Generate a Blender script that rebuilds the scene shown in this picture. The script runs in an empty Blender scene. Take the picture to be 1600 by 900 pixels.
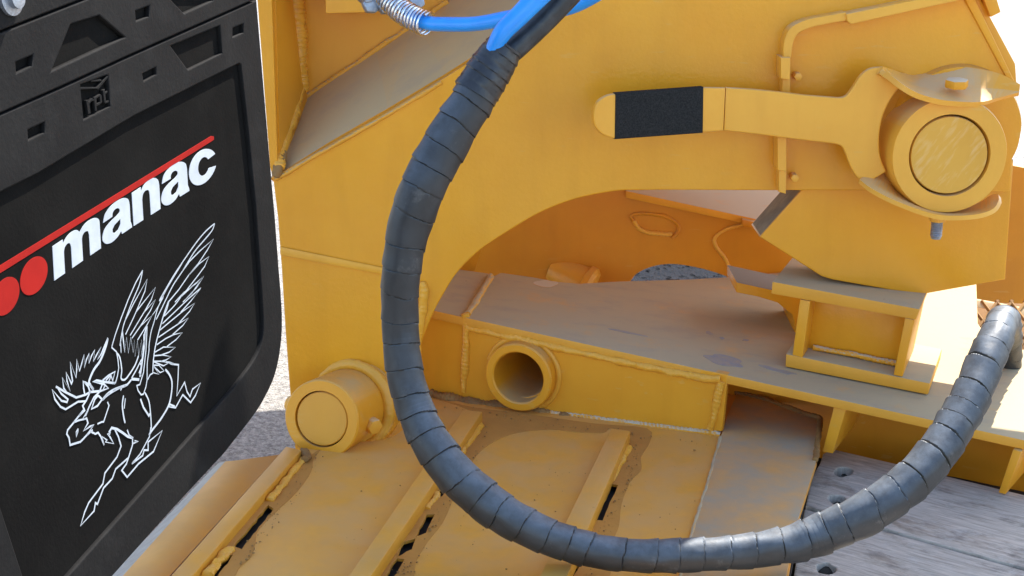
import bpy, bmesh, math, random
from mathutils import Vector, Matrix, noise
random.seed(7)
R = math.radians
scene = bpy.context.scene
C = scene.collection

# ------------------------------------------------------------------ camera
PITCH = R(15.9); FPX = 2300.0; CAMZ = 1.35
cam_d = bpy.data.cameras.new("camera"); cam = bpy.data.objects.new("camera", cam_d); C.objects.link(cam)
cam.location = (0, 0, CAMZ); cam.rotation_euler = (R(90) - PITCH, 0, 0)
cam_d.sensor_width = 36; cam_d.lens = 36 * FPX / 1600
cam_d.clip_start = 0.05; cam_d.clip_end = 500
scene.camera = cam
# ------------------------------------------------------------------ world + sun
SUN_EL, SUN_AZ = R(50), R(33)
w = bpy.data.worlds.new("World"); scene.world = w; w.use_nodes = True
nt = w.node_tree; bg = nt.nodes['Background']
sky = nt.nodes.new('ShaderNodeTexSky'); sky.sky_type = 'NISHITA'; sky.sun_disc = False
sky.sun_elevation = SUN_EL; sky.sun_rotation = SUN_AZ
nt.links.new(sky.outputs[0], bg.inputs[0]); bg.inputs[1].default_value = 0.15
sd = bpy.data.lights.new("sun", 'SUN'); sd.energy = 4.0; sd.angle = R(0.5); sd.color = (1, .95, .87)
so = bpy.data.objects.new("sun", sd); C.objects.link(so)
S = Vector((math.sin(SUN_AZ) * math.cos(SUN_EL), math.cos(SUN_AZ) * math.cos(SUN_EL), math.sin(SUN_EL)))
so.rotation_euler = S.to_track_quat('Z', 'Y').to_euler(); so.location = (2, 5, 6)
scene.view_settings.view_transform = 'Standard'; scene.view_settings.look = 'None'
scene.view_settings.gamma = 1; scene.view_settings.use_curve_mapping = False
scene.view_settings.exposure = 1.6

# ------------------------------------------------------------------ geometry helpers
CAM = Vector((0, 0, CAMZ)); sp, cp = math.sin(PITCH), math.cos(PITCH)
def ray(px, py):
    u = (px - 800) / FPX; v = -(py - 450) / FPX
    return Vector((u, cp + v * sp, -sp + v * cp))
def P(px, py, D): return CAM + ray(px, py) * D            # D = distance along the view axis
def PY(px, py, y): r = ray(px, py); return CAM + r * (y / r.y)
def PZ(px, py, z): r = ray(px, py); return CAM + r * ((z - CAMZ) / r.z)
class Frame:
    def __init__(s, o, e1, e2):
        s.o = Vector(o); s.e1 = Vector(e1).normalized(); e2 = Vector(e2)
        s.e2 = (e2 - s.e1 * e2.dot(s.e1)).normalized(); s.n = s.e1.cross(s.e2)
        m = Matrix((s.e1, s.e2, s.n)).transposed().to_4x4(); m.translation = s.o; s.m = m
    def hit(s, px, py, off=0):
        r = ray(px, py); o = s.o + s.n * off
        return CAM + r * ((o - CAM).dot(s.n) / r.dot(s.n))
    def loc(s, px, py, off=0):
        d = s.hit(px, py, off) - s.o; return (d.dot(s.e1), d.dot(s.e2))
    def moved(s, off): return Frame(s.o + s.n * off, s.e1, s.e2)
def vframe(y): return Frame((0, y, 1), (1, 0, 0), (0, 0, 1))
def zframe(z): return Frame((0, 1.8, z), (1, 0, 0), (0, 1, 0))

ROOT = {}
def thing(name, label, cat, loc, group=None):
    o = bpy.data.objects.new(name, None); C.objects.link(o); o.location = loc; o.empty_display_size = .05
    o['label'] = label; o['category'] = cat
    if group: o['group'] = group
    ROOT[o.name] = Vector(loc); return o
def link(name, me, mat, parent=None, label=None, kind=None, smooth=True, ang=35):
    if parent is not None:
        off = ROOT[parent.name]; me.transform(Matrix.Translation(-off))
    if smooth:
        me.polygons.foreach_set('use_smooth', [True] * len(me.polygons))
        me.set_sharp_from_angle(angle=R(ang))
    me.name = name
    if mat is not None:
        me.materials.clear(); me.materials.append(mat)
    o = bpy.data.objects.new(name, me); C.objects.link(o)
    if parent is not None:
        o.parent = parent; ROOT[o.name] = off
    if label: o['label'] = label
    if kind: o['kind'] = kind
    return o
def sm(pts, n=6, closed=False):
    pts = [Vector(p) for p in pts]; out = []; N = len(pts)
    for i in range(N if closed else N - 1):
        if closed: p0, p1, p2, p3 = pts[i - 1], pts[i], pts[(i + 1) % N], pts[(i + 2) % N]
        else: p0, p1, p2, p3 = pts[max(i - 1, 0)], pts[i], pts[i + 1], pts[min(i + 2, N - 1)]
        for k in range(n):
            t = k / n
            out.append(.5 * ((2 * p1) + (p2 - p0) * t + (2 * p0 - 5 * p1 + 4 * p2 - p3) * t * t + (3 * p1 - p0 - 3 * p2 + p3) * t ** 3))
    if not closed: out.append(pts[-1])
    return out
def ell(cx, cy, rx, ry, n=40, rot=0):
    return [(cx + rx * math.cos(a) * math.cos(rot) - ry * math.sin(a) * math.sin(rot),
             cy + rx * math.cos(a) * math.sin(rot) + ry * math.sin(a) * math.cos(rot)) for a in [2 * math.pi * i / n for i in range(n)]]
def blob(cx, cy, rx, ry, n=22, seed=0, amp=.25, rot=0):
    r = random.Random(seed); out = []
    ks = [(r.uniform(-amp, amp) / (k), r.uniform(0, 6.28)) for k in range(2, 7)]
    for i in range(n):
        a = 2 * math.pi * i / n; f = 1 + sum(c * math.sin((j + 2) * a + ph) for j, (c, ph) in enumerate(ks))
        x, y = rx * f * math.cos(a), ry * f * math.sin(a)
        out.append((cx + x * math.cos(rot) - y * math.sin(rot), cy + x * math.sin(rot) + y * math.cos(rot)))
    return out
def plate_me(fr, loops, thick, bev=.0012, off=0, px=True):
    cu = bpy.data.curves.new('t', 'CURVE'); cu.dimensions = '2D'; cu.fill_mode = 'BOTH'
    for lp in loops:
        pts = [fr.loc(p[0], p[1], off) for p in lp] if px else lp
        s = cu.splines.new('POLY'); s.points.add(len(pts) - 1)
        for i, p in enumerate(pts): s.points[i].co = (p[0], p[1], 0, 1)
        s.use_cyclic_u = True
    bev = min(bev, thick * .45)
    cu.extrude = thick / 2 - bev; cu.bevel_depth = bev; cu.bevel_resolution = 1; cu.offset = -bev
    o = bpy.data.objects.new('t', cu); C.objects.link(o)
    dg = bpy.context.evaluated_depsgraph_get(); me = bpy.data.meshes.new_from_object(o.evaluated_get(dg))
    bpy.data.objects.remove(o); bpy.data.curves.remove(cu)
    m = fr.m @ Matrix.Translation((0, 0, off - thick / 2)); me.transform(m)
    return me
def plate(name, fr, outline, mat, parent, thick=.02, bev=.0012, off=0, holes=(), label=None, kind=None, px=True):
    return link(name, plate_me(fr, [outline] + list(holes), thick, bev, off, px), mat, parent, label, kind)
def solid(name, pts, vec, mat, parent, bev=.0012, label=None, kind=None):
    bm = bmesh.new(); vs = [bm.verts.new(p) for p in pts]; f = bm.faces.new(vs)
    r = bmesh.ops.extrude_face_region(bm, geom=[f]); bmesh.ops.translate(bm, vec=Vector(vec), verts=[v for v in r['geom'] if isinstance(v, bmesh.types.BMVert)])
    bmesh.ops.recalc_face_normals(bm, faces=bm.faces)
    if bev: bmesh.ops.bevel(bm, geom=list(bm.edges), offset=bev, segments=2, profile=.5, affect='EDGES')
    me = bpy.data.meshes.new(name); bm.to_mesh(me); bm.free(); return link(name, me, mat, parent, label, kind)
def resample(pts, radii, step):
    L = [0]
    for a, b in zip(pts, pts[1:]): L.append(L[-1] + (b - a).length)
    n = max(3, int(L[-1] / step)); out = []; rr = []; ss = []; j = 0
    for i in range(n + 1):
        s = L[-1] * i / n
        while j < len(L) - 2 and L[j + 1] < s: j += 1
        t = (s - L[j]) / max(1e-9, L[j + 1] - L[j]); out.append(pts[j].lerp(pts[j + 1], t)); rr.append(radii[j] * (1 - t) + radii[j + 1] * t); ss.append(s)
    return out, rr, ss
def tube_me(pts, radii, seg=20, step=.004, fn=None, caps=True, flat=None, smooth_n=8, init=None):
    """pts: Vector list, radii list/number; fn(s, theta, r) -> r"""
    if not isinstance(radii, (list, tuple)): radii = [radii] * len(pts)
    if smooth_n:
        v4 = [Vector((*p, r)) for p, r in zip(pts, radii)]
        q = sm(v4, smooth_n); pts = [v.xyz for v in q]; radii = [v[3] for v in q]
    pts, radii, ss = resample([Vector(p) for p in pts], radii, step)
    bm = bmesh.new(); prev = None; up = None; rings = []
    for i, p in enumerate(pts):
        t = (pts[min(i + 1, len(pts) - 1)] - pts[max(i - 1, 0)]).normalized()
        if up is None: up = Vector(init) if init else t.orthogonal().normalized() if flat is None else Vector(flat)
        if flat is not None: up = Vector(flat)
        up = (up - t * up.dot(t)).normalized(); sd_ = t.cross(up)
        ring = []
        for k in range(seg):
            a = 2 * math.pi * k / seg; r = radii[i] if fn is None else fn(ss[i], a, radii[i])
            ring.append(bm.verts.new(p + (up * math.cos(a) + sd_ * math.sin(a)) * r))
        rings.append(ring)
    for a, b in zip(rings, rings[1:]):
        for k in range(seg): bm.faces.new((a[k], a[(k + 1) % seg], b[(k + 1) % seg], b[k]))
    if caps: bm.faces.new(rings[0][::-1]); bm.faces.new(rings[-1])
    bmesh.ops.recalc_face_normals(bm, faces=bm.faces)
    me = bpy.data.meshes.new('tube'); bm.to_mesh(me); bm.free(); return me
def bead(name, pts, mat, parent, r=.004, seed=0, ripple=.18, lump=.5, label=None, pitch=.006):
    o = seed * 3.1
    def fn(s, a, rr):
        q = noise.noise(Vector((s * 55 + o, math.cos(a) * .8, math.sin(a) * .8))); q2 = noise.noise(Vector((s * 230 + o, a, 0)))
        return rr * (1 + lump * q + .16 * q2 + ripple * .35 * math.sin(2 * math.pi * s / pitch + 1.6 * math.cos(a) + 5 * q))
    return link(name, tube_me([Vector(p) for p in pts], r, 10, .0011, fn), mat, parent, label, ang=80)
def lathe(name, o, ax, prof, mat, parent, seg=72, label=None, bump=0):
    ax = Vector(ax).normalized(); u = ax.orthogonal().normalized(); v = ax.cross(u); bm = bmesh.new(); rings = []
    for r, h in prof:
        if r < 1e-6: rings.append([bm.verts.new(o + ax * h)]); continue
        rings.append([bm.verts.new(o + ax * h + (u * math.cos(a) + v * math.sin(a)) * r * (1 + bump * noise.noise(Vector((math.cos(a) * 4, math.sin(a) * 4, h * 40))))) for a in [2 * math.pi * k / seg for k in range(seg)]])
    for a, b in zip(rings, rings[1:]):
        if len(a) == 1 and len(b) == 1: continue
        for k in range(seg):
            k2 = (k + 1) % seg
            if len(a) == 1: bm.faces.new((a[0], b[k2], b[k]))
            elif len(b) == 1: bm.faces.new((a[k], a[k2], b[0]))
            else: bm.faces.new((a[k], a[k2], b[k2], b[k]))
    bmesh.ops.recalc_face_normals(bm, faces=bm.faces)
    me = bpy.data.meshes.new(name); bm.to_mesh(me); bm.free(); return link(name, me, mat, parent, label, ang=30)
def hexbolt(name, o, ax, r, h, mat, parent, rot=.3):
    ax = Vector(ax).normalized(); u = ax.orthogonal().normalized(); v = ax.cross(u)
    pts = [o + (u * math.cos(a) + v * math.sin(a)) * r for a in [rot + math.pi / 3 * k for k in range(6)]]
    return solid(name, pts, ax * h, mat, parent, bev=r * .14)
def loft(name, rows, mat, parent, label=None, smooth_ang=35, thick=None):
    bm = bmesh.new(); g = [[bm.verts.new(p) for p in r] for r in rows]
    for a, b in zip(g, g[1:]):
        for i in range(len(a) - 1): bm.faces.new((a[i], a[i + 1], b[i + 1], b[i]))
    bmesh.ops.recalc_face_normals(bm, faces=bm.faces)
    if thick:
        bmesh.ops.solidify(bm, geom=list(bm.faces), thickness=thick)
        bmesh.ops.recalc_face_normals(bm, faces=bm.faces)
    me = bpy.data.meshes.new(name); bm.to_mesh(me); bm.free(); return link(name, me, mat, parent, label, ang=smooth_ang)

# ------------------------------------------------------------------ materials
def nodes(name):
    m = bpy.data.materials.new(name); m.use_nodes = True; t = m.node_tree; b = t.nodes['Principled BSDF']
    return m, t, b
def tex(t, kind, scale, detail=4, rough=.6, src='Object', vec=None, **kw):
    tc = t.nodes.new('ShaderNodeTexCoord'); mp = t.nodes.new('ShaderNodeMapping'); t.links.new(tc.outputs[src], mp.inputs[0])
    if vec: mp.inputs['Scale'].default_value = vec
    n = t.nodes.new('ShaderNodeTex' + kind); t.links.new(mp.outputs[0], n.inputs['Vector']); n.inputs['Scale'].default_value = scale
    if 'Detail' in n.inputs: n.inputs['Detail'].default_value = detail
    if 'Roughness' in n.inputs and kind == 'Noise': n.inputs['Roughness'].default_value = rough
    for k, v in kw.items(): n.inputs[k].default_value = v
    return n
def ramp(t, src, a, b, ca=(0, 0, 0, 1), cb=(1, 1, 1, 1)):
    r = t.nodes.new('ShaderNodeValToRGB'); t.links.new(src, r.inputs[0]); e = r.color_ramp.elements
    e[0].position = a; e[1].position = b; e[0].color = ca; e[1].color = cb; return r
def mix(t, fac, a, b, mode='MIX'):
    m = t.nodes.new('ShaderNodeMix'); m.data_type = 'RGBA'; m.blend_type = mode
    for s, i in ((fac, 0), (a, 6), (b, 7)):
        if hasattr(s, 'links'): t.links.new(s, m.inputs[i])
        else: m.inputs[i].default_value = s if i == 0 else (*s, 1) if len(s) == 3 else s
    return m.outputs[2]
def mul(t, a, b):
    m = t.nodes.new('ShaderNodeMath'); m.operation = 'MULTIPLY'
    for i, s in enumerate((a, b)):
        if hasattr(s, 'links'): t.links.new(s, m.inputs[i])
        else: m.inputs[i].default_value = s
    return m.outputs[0]
def bump(t, b, src, strength, dist=.001, prev=None):
    n = t.nodes.new('ShaderNodeBump'); n.inputs['Strength'].default_value = strength; n.inputs['Distance'].default_value = dist
    t.links.new(src, n.inputs['Height'])
    if prev: t.links.new(prev.outputs[0], n.inputs['Normal'])
    t.links.new(n.outputs[0], b.inputs['Normal']); return n
YEL = (.79, .345, .020); YEL2 = (.73, .295, .014); DUST = (.50, .34, .15)
def paint(name, c1=YEL, c2=YEL2, rough=.38, dust=.9, allover=0., dustc=DUST, peel=.25, specks=.5, grey=.0, cov=(.28, .62)):
    m, t, b = nodes(name)
    n1 = tex(t, 'Noise', 7, 6); col = mix(t, ramp(t, n1.outputs[0], .35, .7).outputs[0], c1, c2)
    fade = tex(t, 'Noise', 2.3, 3); col = mix(t, mul(t, ramp(t, fade.outputs[0], .45, .75).outputs[0], .25), col, (.64, .35, .04))
    sk = tex(t, 'Noise', 26, 5, .6, vec=(1, 1, .12)); col = mix(t, mul(t, ramp(t, sk.outputs[0], .5, .75).outputs[0], .14), col, tuple(x * .62 for x in c2))
    sc = tex(t, 'Noise', 90, 3, .5, vec=(.2, 1, 1.3)); sc.inputs['Distortion'].default_value = .35; sg = tex(t, 'Noise', 5, 2)
    col = mix(t, mul(t, mul(t, ramp(t, sc.outputs[0], .655, .675).outputs[0], ramp(t, sg.outputs[0], .5, .6).outputs[0]), .22), col, (.66, .42, .14))
    # dirt that lies on upward faces
    g = t.nodes.new('ShaderNodeNewGeometry'); sx = t.nodes.new('ShaderNodeSeparateXYZ'); t.links.new(g.outputs['True Normal'], sx.inputs[0])
    up = ramp(t, sx.outputs[2], .45, .85).outputs[0]
    dn = tex(t, 'Noise', 14, 8, .65); dm = ramp(t, dn.outputs[0], *cov).outputs[0]
    f = mul(t, mul(t, up, dm), dust); col = mix(t, f, col, dustc)
    if allover:
        an = tex(t, 'Noise', 9, 8, .7); col = mix(t, mul(t, ramp(t, an.outputs[0], .3, .7).outputs[0], allover), col, dustc)
    if grey:
        gn = tex(t, 'Noise', 11, 7, .7, vec=(1, 2.2, 1)); col = mix(t, mul(t, mul(t, ramp(t, gn.outputs[0], .5, .64).outputs[0], up), grey), col, (.26, .24, .22))
    if specks:
        cn = tex(t, 'Noise', 75, 7, .75); cg = tex(t, 'Noise', 7, 2)
        col = mix(t, mul(t, mul(t, ramp(t, cn.outputs[0], .69, .70).outputs[0], ramp(t, cg.outputs[0], .45, .55).outputs[0]), min(1, specks)), col, (.13, .06, .025))
        v = tex(t, 'Voronoi', 46); sn = ramp(t, v.outputs['Distance'], .03, .085, (1, 1, 1, 1), (0, 0, 0, 1))
        sn2 = tex(t, 'Noise', 21, 2); f2 = mul(t, mul(t, sn.outputs[0], ramp(t, sn2.outputs[0], .52, .6).outputs[0]), specks)
        col = mix(t, f2, col, (.07, .04, .02))
    t.links.new(col, b.inputs['Base Color'])
    rr = t.nodes.new('ShaderNodeMath'); rr.operation = 'MULTIPLY_ADD'; t.links.new(f, rr.inputs[0]); rr.inputs[1].default_value = .45; rr.inputs[2].default_value = rough
    t.links.new(rr.outputs[0], b.inputs['Roughness']); b.inputs['Specular IOR Level'].default_value = .36
    p = tex(t, 'Noise', 160, 3); q = bump(t, b, p.outputs[0], peel, .0006); p2 = tex(t, 'Noise', 900, 2); bump(t, b, p2.outputs[0], .12, .0003, q)
    return m
M = {}
M['paint'] = paint('yellow_paint')
M['gloss'] = paint('yellow_paint_glossy', rough=.24, peel=.6, specks=.15, dust=.6, dustc=(.34, .26, .17))
M['lever'] = paint('yellow_paint_pale', c1=(.83, .40, .045), c2=(.77, .34, .032), rough=.34, specks=.15, dust=.75, dustc=(.55, .45, .28))
M['lug'] = paint('yellow_paint_lug', rough=.26, peel=.5, specks=.2, dust=1, dustc=(.19, .15, .10), cov=(.1, .4))
M['inner'] = paint('yellow_paint_bounce_orange', c1=(.66, .25, .005), c2=(.58, .20, .004), rough=.42, dust=.6, dustc=(.45, .33, .15), specks=.4)  # yellow paint deepened to orange: bounce and shade among plates put into colour
M['scuffed'] = paint('scuffed_pin_face', c1=(.74, .38, .05), c2=(.66, .31, .03), rough=.3, specks=.3)
m = M['scuffed']; t = m.node_tree; b = t.nodes['Principled BSDF']; old = b.inputs['Base Color'].links[0].from_socket
tc = t.nodes.new('ShaderNodeTexCoord'); mp = t.nodes.new('ShaderNodeMapping'); t.links.new(tc.outputs['Object'], mp.inputs[0]); mp.vector_type = 'TEXTURE'; mp.inputs['Rotation'].default_value = (0, R(38), 0); mp.inputs['Scale'].default_value = (.22, 1, 1.1)
sn = t.nodes.new('ShaderNodeTexNoise'); sn.inputs['Scale'].default_value = 45; sn.inputs['Detail'].default_value = 6; t.links.new(mp.outputs[0], sn.inputs['Vector'])
t.links.new(mix(t, mul(t, ramp(t, sn.outputs[0], .5, .8).outputs[0], .34), old, (.82, .62, .36)), b.inputs['Base Color']); bump(t, b, sn.outputs[0], .35, .001)
M['worn'] = paint('yellow_paint_worn', rough=.5, allover=.3, dust=.75, specks=.8)
M['deck'] = paint('yellow_paint_deck', c1=(.74, .34, .03), c2=(.66, .275, .018), rough=.42, allover=.1, dust=.55, dustc=(.58, .36, .15), specks=.9, peel=.12)
M['deckgrey'] = paint('yellow_paint_deck_grey', rough=.5, allover=.3, dust=1, dustc=(.38, .32, .22), specks=.9, peel=.2, cov=(.15, .65))
M['dusty'] = paint('dusty_flange', rough=.55, allover=.0, dust=1.0, dustc=(.46, .37, .22), specks=.8, peel=.35, grey=.25, cov=(.0, .42), c1=(.76, .345, .035), c2=(.70, .30, .025))
M['pale'] = paint('pale_dust', rough=.6, dust=1.0, dustc=(.58, .49, .34), specks=.4, cov=(.1, .4))
M['weld'] = paint('weld_bead', c1=(.84, .40, .035), c2=(.72, .31, .02), rough=.34, dust=.3, allover=.08, dustc=(.6, .42, .18), specks=0, peel=.5)
M['rustweld'] = paint('rusty_weld', c1=(.42, .23, .06), c2=(.2, .1, .04), rough=.7, dust=.3, allover=.5, dustc=(.16, .085, .04), specks=0, peel=.6)
M['mud'] = paint('dried_mud', c1=(.56, .26, .045), c2=(.42, .175, .03), rough=.8, dust=.1, allover=.3, dustc=(.36, .19, .06), specks=1, peel=.8)
def simple(name, col, rough=.5, metal=0, c2=None, scale=20, bs=0, bscale=200, spec=.5, src='Object', vec=None, dust=0, dustc=(.3, .27, .24)):
    m, t, b = nodes(name)
    if c2:
        n = tex(t, 'Noise', scale, 6, vec=vec); col_ = mix(t, ramp(t, n.outputs[0], .35, .68).outputs[0], col, c2)
        if dust:
            d = tex(t, 'Noise', scale * 1.7, 9, .75); col_ = mix(t, mul(t, ramp(t, d.outputs[0], .5, .75).outputs[0], dust), col_, dustc)
        t.links.new(col_, b.inputs['Base Color'])
    else: b.inputs['Base Color'].default_value = (*col, 1)
    b.inputs['Roughness'].default_value = rough; b.inputs['Metallic'].default_value = metal; b.inputs['Specular IOR Level'].default_value = spec
    if bs: p = tex(t, 'Noise', bscale, 4); bump(t, b, p.outputs[0], bs, .001)
    return m
M['rubber'] = simple('black_rubber', (.006, .0056, .0052), .9, c2=(.0095, .009, .0082), scale=9, bs=.25, bscale=350, dust=.2, dustc=(.024, .021, .018), spec=.04)
M['rubber_band'] = simple('black_rubber_dusty', (.0085, .008, .008), .7, c2=(.013, .0125, .012), scale=12, bs=.35, bscale=260, dust=.4, dustc=(.03, .029, .028), spec=.1)
M['white'] = simple('white_print', (.47, .50, .53), .8, c2=(.40, .43, .46), scale=60, spec=.1)
M['red'] = simple('red_print', (.33, .014, .010), .8, c2=(.28, .012, .009), scale=40, spec=.08)
M['sleeve'] = simple('black_hose_wrap', (.026, .028, .032), .42, c2=(.045, .048, .054), scale=26, bs=.3, bscale=140, dust=.35, dustc=(.12, .12, .12), spec=.7)
m, t, b = nodes('black_hose_wrap_dust_sheen'); M['sleeve'] = m
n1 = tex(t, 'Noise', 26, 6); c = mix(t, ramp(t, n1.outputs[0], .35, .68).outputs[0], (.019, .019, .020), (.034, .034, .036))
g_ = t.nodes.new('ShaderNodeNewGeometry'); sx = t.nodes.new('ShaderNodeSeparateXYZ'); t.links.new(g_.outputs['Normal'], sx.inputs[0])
n2 = tex(t, 'Noise', 40, 9, .75); f_ = mul(t, ramp(t, sx.outputs[2], .15, .9).outputs[0], ramp(t, n2.outputs[0], .2, .6).outputs[0]); c = mix(t, mul(t, f_, .8), c, (.15, .18, .21))  # upward faces: pale dust, with blue sky sheen put into its colour
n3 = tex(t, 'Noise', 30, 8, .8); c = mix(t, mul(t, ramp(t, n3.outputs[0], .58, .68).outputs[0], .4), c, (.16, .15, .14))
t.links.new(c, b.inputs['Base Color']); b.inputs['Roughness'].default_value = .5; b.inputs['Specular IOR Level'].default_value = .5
n4 = tex(t, 'Noise', 140, 4); bump(t, b, n4.outputs[0], .3, .001)
M['tape'] = simple('black_tape', (.016, .017, .019), .33, c2=(.035, .036, .04), scale=40, bs=.6, bscale=120, dust=.3, dustc=(.1, .1, .1))
M['blue'] = simple('blue_hose', (.025, .33, .9), .28, c2=(.02, .28, .82), scale=30, bs=.1, bscale=300)
M['galv'] = simple('galvanised_steel', (.42, .45, .5), .45, .8, c2=(.25, .28, .33), scale=70, bs=.5, bscale=250)
M['spring'] = simple('spring_wire', (.72, .74, .78), .22, 1)
M['grip'] = simple('black_grip_tape', (.012, .012, .012), .85, c2=(.034, .033, .031), scale=500, spec=.2, bs=1, bscale=900)
M['dark'] = simple('under_deck_shade', (.012, .011, .01), .8)  # near black standing in for the shade under deck and planks
M['groove'] = simple('gap_shade_black', (.02, .018, .012), .7)  # shadow black for wrap gaps over the inner hose and for plank holes
M['steel'] = simple('bare_steel_edge', (.30, .31, .32), .55, .2, c2=(.2, .2, .2), scale=60, bs=.4, dust=.6, dustc=(.42, .36, .26))
M['bevel_shade'] = simple('bevel_shade_brown', (.15, .12, .085), .8, c2=(.25, .20, .14), scale=35, bs=.5, dust=.5, dustc=(.10, .07, .05), spec=.15)
M['bluepaint'] = simple('blue_grey_scuff', (.24, .25, .26), .6, c2=(.34, .29, .21), scale=90, bs=.3)
# wood
m, t, b = nodes('weathered_wood'); M['wood'] = m
WANG = math.radians(-36)
def wtex(scale, detail, rough, sc):
    n = tex(t, 'Noise', scale, detail, rough); mp = n.inputs['Vector'].links[0].from_node
    mp.vector_type = 'TEXTURE'; mp.inputs['Rotation'].default_value = (0, 0, WANG); mp.inputs['Scale'].default_value = sc; return n
n1 = wtex(30, 9, .7, (1.6, .16, 1)); n1.inputs['Distortion'].default_value = .8
c = mix(t, ramp(t, n1.outputs[0], .3, .68).outputs[0], (.30, .265, .22), (.64, .57, .48))
n2 = wtex(9, 7, .75, (1.2, .6, 1)); c = mix(t, mul(t, ramp(t, n2.outputs[0], .52, .66).outputs[0], .75), c, (.09, .078, .07))
n3 = wtex(7, 6, .7, (1.2, .5, 1)); c = mix(t, mul(t, ramp(t, n3.outputs[0], .53, .7).outputs[0], .5), c, (.30, .19, .10))
n5 = wtex(16, 8, .8, (1, .7, 1)); c = mix(t, mul(t, ramp(t, n5.outputs[0], .55, .7).outputs[0], .5), c, (.62, .60, .56))
t.links.new(c, b.inputs['Base Color']); b.inputs['Roughness'].default_value = .75; b.inputs['Specular IOR Level'].default_value = .25
q = bump(t, b, n1.outputs[0], .9, .002); n4 = wtex(140, 4, .6, (2.2, .3, 1)); bump(t, b, n4.outputs[0], .5, .001, q)
# gravel
m, t, b = nodes('grey_gravel'); M['gravel'] = m
v = tex(t, 'Voronoi', 95); v2 = tex(t, 'Noise', 60, 6, .8)
sepc = t.nodes.new('ShaderNodeSeparateColor'); t.links.new(v.outputs['Color'], sepc.inputs[0])
c = mix(t, sepc.outputs[0], (.27, .25, .225), (.66, .62, .56)); c = mix(t, ramp(t, v2.outputs[0], .35, .6).outputs[0], (.2, .185, .165), c)
t.links.new(c, b.inputs['Base Color']); b.inputs['Roughness'].default_value = .85
q = bump(t, b, v.outputs['Distance'], 1, .012); bump(t, b, v2.outputs[0], 1, .008, q)

m, t, b = nodes('gravel_shade_dark'); M['gravel_shaded'] = m
v = tex(t, 'Voronoi', 55, vec=(1, .5, 1)); sepc = t.nodes.new('ShaderNodeSeparateColor'); t.links.new(v.outputs['Color'], sepc.inputs[0])
c = mix(t, ramp(t, sepc.outputs[0], .3, .9).outputs[0], (.008, .008, .007), (.15, .14, .125)); t.links.new(c, b.inputs['Base Color']); b.inputs['Roughness'].default_value = 1; b.inputs['Specular IOR Level'].default_value = .05
bump(t, b, v.outputs['Distance'], 1, .01)
# ------------------------------------------------------------------ ground
gm = bpy.data.meshes.new('ground'); gm.from_pydata([(-60, -40, 0), (60, -40, 0), (60, 120, 0), (-60, 120, 0)], [], [(0, 1, 2, 3)])
link('ground', gm, M['gravel'], None, kind='structure')

gs = bpy.data.meshes.new('gravel_shade_strip'); gs.from_pydata([(.1, 4.3, .004), (1.6, 4.3, .004), (2.2, 6.2, .004), (.3, 6.2, .004)], [], [(0, 1, 2, 3)])  # added darker sheet: shade under the trailer put into the gravel colour
link('gravel_shade_strip', gs, M['gravel_shaded'], None, kind='structure')
# ------------------------------------------------------------------ main frames
WY = 1.95
W = vframe(WY); BACK = vframe(WY + .16)
A = PY(735, 492, 2.04); B = PY(1600, 687, 1.76)
e1 = (B - A).normalized(); back = Vector((0, 0, 1)).cross(e1).normalized()
F = Frame(A, e1, back)                                   # top of the crossbeam flange
a_ = PZ(725, 625, .6); b_ = PZ(1130, 680, .6); d_ = (b_ - a_); d_.z = 0; d_.normalize()
BF = Frame(a_, d_, (0, 0, 1))                            # front face of the crossbeam (normal to viewer)
if BF.n.y > 0: BF = Frame(a_, -d_, (0, 0, 1))
D0 = zframe(.6)

# ------------------------------------------------------------------ gooseneck arm
g = thing('gooseneck_arm', 'large yellow steel gooseneck arm with curved cut-out arching over the crossbeam', 'trailer arm', (0, WY + .1, 1.0))
arch = sm([(1000, 297.5), (960, 299), (900, 311), (845, 332), (795, 361), (750, 391), (716, 424), (695, 456), (678, 487), (664, 520), (655, 550), (649, 590), (646, 640), (648, 700)], 5)
web = [(1578, 300), (1400, 298), (1030, 297)] + [tuple(p) for p in arch] + [(640, 760), (470, 760), (461, 700), (452, 600), (446, 520), (440, 420), (434, 340), (427, 283), (430, 275)] + \
      [(520, 224), (610, 172), (700, 118), (760, 80), (830, 38), (890, 0), (1000, -80), (1000, -900), (1100, -900), (1508, 0), (1578, 126), (1584, 190), (1582, 255)]
plate('side_plate', W, web, M['gloss'], g, thick=.022, bev=.002)
# column flange at the left with its inside face and the recessed back panel
plate('column_flange', W, [(399, -650), (423, -650), (425, 0), (434, 262), (428, 284), (422, 262), (402, 0)], M['paint'], g, thick=.03)
loft('column_side', [[PY(424, -650, WY + .012), PY(424, 0, WY + .012), PY(431, 262, WY + .012)], [PY(452, -650, WY + .15), PY(456, 0, WY + .15), PY(474, 160, WY + .15)]], M['paint'], g, thick=.006)
plate('back_panel', BACK, [(430, -700), (1120, -700), (1120, 90), (760, 130), (475, 170), (440, 280), (425, 200)], M['paint'], g, thick=.012)
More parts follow.
